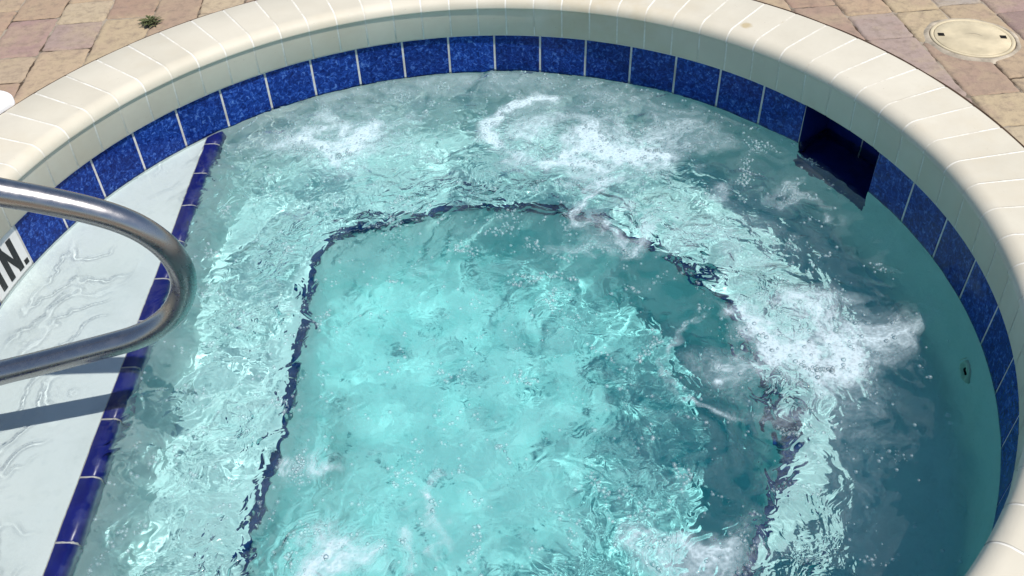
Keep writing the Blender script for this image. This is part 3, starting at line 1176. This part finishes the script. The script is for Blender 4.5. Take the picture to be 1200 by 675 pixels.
# ------------------------------------------------------------------ deck
def build_pavement():
    """tumbled pavers in columns; one sheet of stones with open sand joints"""
    V, F, tone = [], [], []
    cols = []
    # right-hand columns start from the joints seen beside the round lid
    def column(x0, x1, starts, lo, hi, seed):
        g = random.Random(seed)
        ys = sorted(starts)
        while ys[-1] < hi:
            ys.append(ys[-1] + g.choice((0.150, 0.150, 0.225, 0.300)))
        while ys[0] > lo:
            ys.insert(0, ys[0] - g.choice((0.150, 0.150, 0.225, 0.300)))
        for a, b in zip(ys, ys[1:]):
            cols.append((x0, x1, a, b))
    known = {1.236: [0.225, 0.388, 0.727, 0.882], 1.382: [0.388, 0.69, 0.88], 1.090: [0.55, 0.727, 0.96], 1.528: [0.30, 0.46, 0.90],
             -1.225: [0.887, 1.045, 1.30], -1.380: [0.75, 0.887, 1.187, 1.375], -1.070: [1.07, 1.25, 1.40]}
    x = 1.236
    k = 0
    xs_ = [1.236 + 0.1465 * i for i in range(-2, 12)]
    xl = [-1.070 - 0.1545 * i for i in range(-1, 12)]
    for i in range(len(xs_) - 1):
        st = next((v for q, v in known.items() if abs(q - xs_[i]) < 0.01), [random.uniform(-0.1, 0.1)])
        column(xs_[i], xs_[i + 1], list(st), -3.2, 3.2, 100 + i)
    for i in range(len(xl) - 1):
        st = next((v for q, v in known.items() if abs(q - xl[i]) < 0.01), [random.uniform(-0.1, 0.1)])
        column(xl[i + 1], xl[i], list(st), -3.2, 3.2, 200 + i)
    xm0, xm1 = xl[0], xs_[0]
    nm = 13
    for i in range(nm):
        a, b = xm0 + (xm1 - xm0) * i / nm, xm0 + (xm1 - xm0) * (i + 1) / nm
        column(a, b, [random.uniform(-0.1, 0.1)], -3.2, 3.2, 300 + i)
    lid_c = Vector((1.532, 0.682))
    for (x0, x1, y0, y1) in cols:
        t = random.random()
        w = 0.0011 + 0.0012 * random.random() ** 2
        far = max(abs(x0), abs(y0), abs(x1), abs(y1)) > 2.6
        cs = 0.3 if far else 0.018
        nx, ny = max(2, round((x1 - x0) / cs)), max(2, round((y1 - y0) / cs))
        dz = random.uniform(-0.0022, 0.0008)
        tilt = (random.uniform(-0.008, 0.008), random.uniform(-0.008, 0.008))
        us = [0.0, 0.004, 0.010] + list(np.linspace(0.018, (x1 - x0) - 0.018, nx)) + [(x1 - x0) - 0.010, (x1 - x0) - 0.004, x1 - x0]
        vs = [0.0, 0.004, 0.010] + list(np.linspace(0.018, (y1 - y0) - 0.018, ny)) + [(y1 - y0) - 0.010, (y1 - y0) - 0.004, y1 - y0]
        cx, cy = (x0 + x1) / 2, (y0 + y1) / 2
        drop = {0: 0.0055, 1: 0.0016, 2: 0.0003}
        idx = {}
        for jv, vv in enumerate(vs):
            for iu, uu in enumerate(us):
                px, py = x0 + uu, y0 + vv
                if iu == 0: px += w
                if iu == len(us) - 1: px -= w
                if jv == 0: py += w
                if jv == len(vs) - 1: py -= w
                e = min(iu, len(us) - 1 - iu, jv, len(vs) - 1 - jv)
                # corners knocked round
                eu, ev = min(uu, x1 - x0 - uu), min(vv, y1 - y0 - vv)
                z = ZD + dz - drop.get(e, 0.0) + tilt[0] * (px - cx) + tilt[1] * (py - cy)
                if eu + ev < 0.010:
                    z -= 0.004
                jx = (0.0016 * math.sin(61 * py + 17 * x0) + 0.0012 * math.sin(173 * py + 5 * x0)) if e < 2 else 0
                jy = (0.0016 * math.sin(57 * px + 13 * y0) + 0.0012 * math.sin(187 * px + 3 * y0)) if e < 2 else 0
                idx[(iu, jv)] = (px + jx, py + jy, z)
        b0 = {}
        for jv in range(len(vs) - 1):
            for iu in range(len(us) - 1):
                qs = [(iu, jv), (iu + 1, jv), (iu + 1, jv + 1), (iu, jv + 1)]
                pc = [idx[q] for q in qs]
                mx = sum(q[0] for q in pc) / 4
                my = sum(q[1] for q in pc) / 4
                if math.hypot(mx, my) < 1.33:
                    continue
                if (Vector((mx, my)) - lid_c).length < 0.10:
                    continue
                face = []
                for q in qs:
                    if q not in b0:
                        b0[q] = len(V)
                        V.append(idx[q])
                        tone.append(t)
                    face.append(b0[q])
                F.append(tuple(face))
    o = mesh_obj('pavement', V, F, M['paver'], smooth=True)
    at = o.data.attributes.new('tone', 'FLOAT', 'POINT')
    at.data.foreach_set('value', np.array(tone, dtype=np.float32))
    tag(o, 'tan, pink and purple tumbled pavers round the hot tub', kind='structure')


build_pavement()


def build_ground():
    V, F = [], []
    rows = []
    for r in (1.30, 1.8, 3.5, 8, 30, 150, 900):
        rows.append([(r * math.cos(a), r * math.sin(a), ZD - 0.0048 if r < 3 else ZD - 0.013) for a in np.linspace(0, 2 * PI, 97)])
    add_quadstrip(V, F, rows)
    o = mesh_obj('ground', V, F, M['sand'])
    tag(o, 'sandy ground under the pavers', kind='structure')
    # dark soil line where pavers meet the coping, uneven in width
    V, F = [], []
    rows = [[], []]
    for a in np.linspace(0, 2 * PI, 721):
        a = float(a)
        ro = out_r(a)
        side = 0.5 + 0.5 * math.cos(a - 0.5)
        w = 0.0002 + 0.0052 * side + 0.0012 * math.sin(37 * a) * math.sin(11 * a + 1)
        w = max(0.0003, w)
        rows[0].append(((ro - 0.003) * math.cos(a), (ro - 0.003) * math.sin(a), ZD + 0.0016))
        rows[1].append(((ro + w) * math.cos(a), (ro + w) * math.sin(a), ZD + 0.0016))
    add_quadstrip(V, F, rows)
    s = mesh_obj('soil_line', V, F, mat_simple('dark_soil', (0.055, 0.036, 0.024), 0.95, 0.4, 50, spec=0.05))
    tag(s, 'dark soil in the joint between coping and pavers', kind='structure')


build_ground()


def disc_rows(c, prof, seg=64, noise=None):
    rows = []
    for r, z in prof:
        row = []
        for k in range(seg + 1):
            a = 2 * PI * k / seg
            rr = r
            if noise and r >= noise[0]:
                rr += noise[1] * (math.sin(3 * a + 1) + 0.7 * math.sin(7 * a) + 0.4 * math.sin(12 * a + 2))
            row.append((c[0] + rr * math.cos(a), c[1] + rr * math.sin(a), z))
        rows.append(row)
    return rows


def skimmer_lid():
    c = (1.532, 0.682)
    root = tag(empty('skimmer_lid', (c[0], c[1], ZD)),
               'round cream plastic lid with two square finger holes set in the pavers', 'access lid')
    V, F = [], []
    add_quadstrip(V, F, disc_rows(c, [(0.117, ZD - 0.004), (0.118, ZD + 0.0030), (0.123, ZD + 0.0032), (0.128, ZD + 0.001), (0.138, ZD - 0.004)], 72, (0.121, 0.0022)))
    mesh_obj('mortar_collar', V, F, M['collar'], root, smooth=True)
    V, F = [], []
    add_quadstrip(V, F, disc_rows(c, [(0.1155, ZD - 0.004), (0.1155, ZD + 0.0034), (0.1140, ZD + 0.0048), (0.1085, ZD + 0.0048), (0.1070, ZD + 0.0036), (0.1055, ZD + 0.0030)]))
    mesh_obj('rim', V, F, M['lid'], root, smooth=True)
    V, F = [], []
    add_quadstrip(V, F, disc_rows(c, [(0.1045, ZD - 0.002), (0.1045, ZD + 0.0032), (0.1030, ZD + 0.0042), (0.07, ZD + 0.0050), (0.03, ZD + 0.0054), (0.0, ZD + 0.0055)]))
    mesh_obj('cover', V, F, M['lid'], root, smooth=True)
    for hx, hy in ((1.452, 0.712), (1.617, 0.668)):
        V, F = [], []
        s = 0.0085
        zt = ZD + 0.0053
        ca, sa = math.cos(-0.26), math.sin(-0.26)
        for z in (zt + 0.0004, ZD - 0.0005):
            for q, w in ((-s, -s), (s, -s), (s, s), (-s, s)):
                V.append((hx + q * ca - w * sa, hy + q * sa + w * ca, z))
        F = [(0, 1, 2, 3), (0, 1, 5, 4), (1, 2, 6, 5), (2, 3, 7, 6), (3, 0, 4, 7)]
        mesh_obj('finger_hole', V, F, M['dark'], root)
    # moulded arc near the middle
    P = []
    for k in range(13):
        a = math.radians(20 + 85 * k / 12)
        P.append((c[0] - 0.002 + 0.034 * math.cos(a), c[1] - 0.012 + 0.034 * math.sin(a), ZD + 0.0054))
    V, F = tube(P, [0.0004 + 0.0009 * math.sin(PI * k / 12) for k in range(13)], 8)
    mesh_obj('moulded_arc', V, F, M['collar'], root, smooth=True)


skimmer_lid()


def white_cover():
    c = (-1.292, 0.742)
    root = tag(empty('round_cover', (c[0], c[1], ZD)),
               'bright white round cover lying on the pavers against the coping at the photo edge', 'cover')
    V, F = [], []
    # cut off where it meets the coping
    rows = []
    for r, z in [(0.086, ZD - 0.006), (0.086, ZD + 0.010), (0.083, ZD + 0.013), (0.05, ZD + 0.014), (0.0, ZD + 0.0145)]:
        row = []
        for k in range(73):
            a = 2 * PI * k / 72
            x, y = c[0] + r * math.cos(a), c[1] + r * math.sin(a)
            aa = math.atan2(y, x)
            ro = out_r(aa) + 0.004
            rr = math.hypot(x, y)
            if rr < ro:
                x, y = x * ro / rr, y * ro / rr
            row.append((x, y, z))
        rows.append(row)
    add_quadstrip(V, F, rows)
    mesh_obj('cap', V, F, M['white'], root, smooth=True)
    V, F = [], []
    rows = disc_rows(c, [(0.012, ZD + 0.0142), (0.010, ZD + 0.0165), (0.0, ZD + 0.017)], 24)
    add_quadstrip(V, F, rows)
    mesh_obj('screw', V, F, M['steel'], root, smooth=True)


white_cover()


def weed():
    c = Vector((-0.912, 1.201, ZD))
    root = tag(empty('weed', c), 'small olive green weed sprouting from a paver joint behind the coping', 'weed')
    V, F = [], []
    g = random.Random(5)
    for k in range(90):
        a = g.uniform(0, 2 * PI)
        L = g.uniform(0.012, 0.030)
        w = L * g.uniform(0.22, 0.36)
        up = g.uniform(0.003, 0.012)
        b = c + Vector((g.uniform(-0.018, 0.018), g.uniform(-0.020, 0.016), g.uniform(0, 0.006)))
        d = Vector((math.cos(a), math.sin(a), 0))
        s = Vector((-d.y, d.x, 0))
        i = len(V)
        for t, ww, zz in ((0, 0.15, 0), (0.4, 1, 0.8), (0.75, 0.75, 1.0), (1.0, 0.05, 0.75)):
            m = b + d * L * t + Vector((0, 0, up * zz))
            V += [m - s * w * ww * 0.5, m + Vector((0, 0, -0.0008)), m + s * w * ww * 0.5]
        for q in range(3):
            for h in (0, 1):
                o = i + q * 3 + h
                F.append((o, o + 1, o + 4, o + 3))
    mesh_obj('leaves', V, F, M['weed'], root)
    V, F = [], []
    for k in range(6):
        a = k * 1.05
        tv, tf = tube([c, c + Vector((0.006 * math.cos(a), 0.006 * math.sin(a), 0.005)), c + Vector((0.014 * math.cos(a), 0.014 * math.sin(a), 0.006))], 0.0006, 6)
        b = len(V)
        V += tv
        F += [tuple(i + b for i in q) for q in tf]
    mesh_obj('stem', V, F, M['weed'], root)


weed()


# ------------------------------------------------------------------ handrail
def handrail():
    root = tag(empty('handrail', (-1.62, -0.235, ZD)),
               'looped stainless steel handrail reaching over the entry shelf from the deck', 'handrail')
    core = [(-0.788, -0.242, 0.653), (-0.727, -0.238, 0.626), (-0.664, -0.234, 0.595), (-0.615, -0.23, 0.563), (-0.58, -0.228, 0.529), (-0.554, -0.226, 0.485), (-0.543, -0.225, 0.438), (-0.546, -0.225, 0.396), (-0.561, -0.226, 0.357), (-0.587, -0.228, 0.32), (-0.626, -0.231, 0.289), (-0.675, -0.234, 0.267), (-0.738, -0.239, 0.255), (-0.872, -0.248, 0.234), (-0.959, -0.254, 0.222)]
    pre = [(-1.62, -0.235, ZD), (-1.62, -0.235, 0.45), (-1.62, -0.235, 0.62), (-1.60, -0.236, 0.72), (-1.54, -0.238, 0.795), (-1.45, -0.239, 0.832),
           (-1.34, -0.240, 0.832), (-1.22, -0.241, 0.805), (-1.08, -0.242, 0.765), (-0.93, -0.243, 0.712)]
    post = [(-1.030, -0.257, 0.205), (-1.080, -0.258, 0.180), (-1.112, -0.259, 0.135), (-1.122, -0.259, 0.075), (-1.122, -0.259, SHELF_Z)]
    P = catmull(pre + core + post, 6)
    V, F = tube(P, 0.0252, 32, False)
    o = mesh_obj('rail', V, F, M['steel'], root, smooth=True)
    for c, z in (((-1.62, -0.235), ZD), ((-1.122, -0.259), SHELF_Z)):
        V, F = [], []
        add_quadstrip(V, F, disc_rows(c, [(0.026, z + 0.018), (0.030, z + 0.017), (0.040, z + 0.011), (0.046, z + 0.004), (0.047, z)], 40))
        mesh_obj('escutcheon', V, F, M['steel'], root, smooth=True)


handrail()

# ------------------------------------------------------------------ light
W = bpy.data.worlds.new('World')
scene.world = W
W.use_nodes = True
wt = W.node_tree
bg = wt.nodes['Background']
sky = wt.nodes.new('ShaderNodeTexSky')
sky.sky_type = 'NISHITA'
sky.sun_disc = False
sky.air_density = 1.0
sky.dust_density = 0.6
ELEV = math.radians(64)
AZ = math.radians(-44)                  # direction towards the sun, from +x
sdir = Vector((math.cos(ELEV) * math.cos(AZ), math.cos(ELEV) * math.sin(AZ), math.sin(ELEV)))
sky.sun_elevation = ELEV
sky.sun_rotation = math.atan2(sdir.x, sdir.y)
wt.links.new(sky.outputs[0], bg.inputs['Color'])
bg.inputs['Strength'].default_value = 0.11

sl = bpy.data.lights.new('sun', 'SUN')
sl.energy = 4.4
sl.angle = math.radians(0.55)
sl.color = (1.0, 0.955, 0.89)
so = bpy.data.objects.new('sun', sl)
C.objects.link(so)
so.rotation_euler = sdir.to_track_quat('Z', 'Y').to_euler()
sl.cycles.is_caustics_light = True

# ------------------------------------------------------------------ camera
cam = bpy.data.cameras.new('camera')
cam.sensor_width = 36
cam.lens = 32.06
cam.clip_start = 0.02
cam.clip_end = 3000
co = bpy.data.objects.new('camera', cam)
C.objects.link(co)
X = Vector((0.99421186, -0.10181056, -0.03431302))
U = Vector((0.09423684, 0.67300484, 0.73361019))
Fd = Vector((0.05159644, 0.7325975, -0.6787037))
m = Matrix((X, U, -Fd)).transposed().to_4x4()
m.translation = Vector((0.0, -1.6078225, 1.57703177))
co.matrix_world = m
scene.camera = co

# ------------------------------------------------------------------ render settings
vs = scene.view_settings
vs.view_transform = 'Standard'
vs.look = 'None'
vs.exposure = 0.2
vs.gamma = 1.0
cy = scene.cycles
cy.use_denoising = True
cy.max_bounces = 10
cy.transmission_bounces = 8
cy.transparent_max_bounces = 12
cy.diffuse_bounces = 4
cy.glossy_bounces = 3
cy.caustics_refractive = True
cy.caustics_reflective = False
cy.sample_clamp_indirect = 6.0
cy.blur_glossy = 0.3
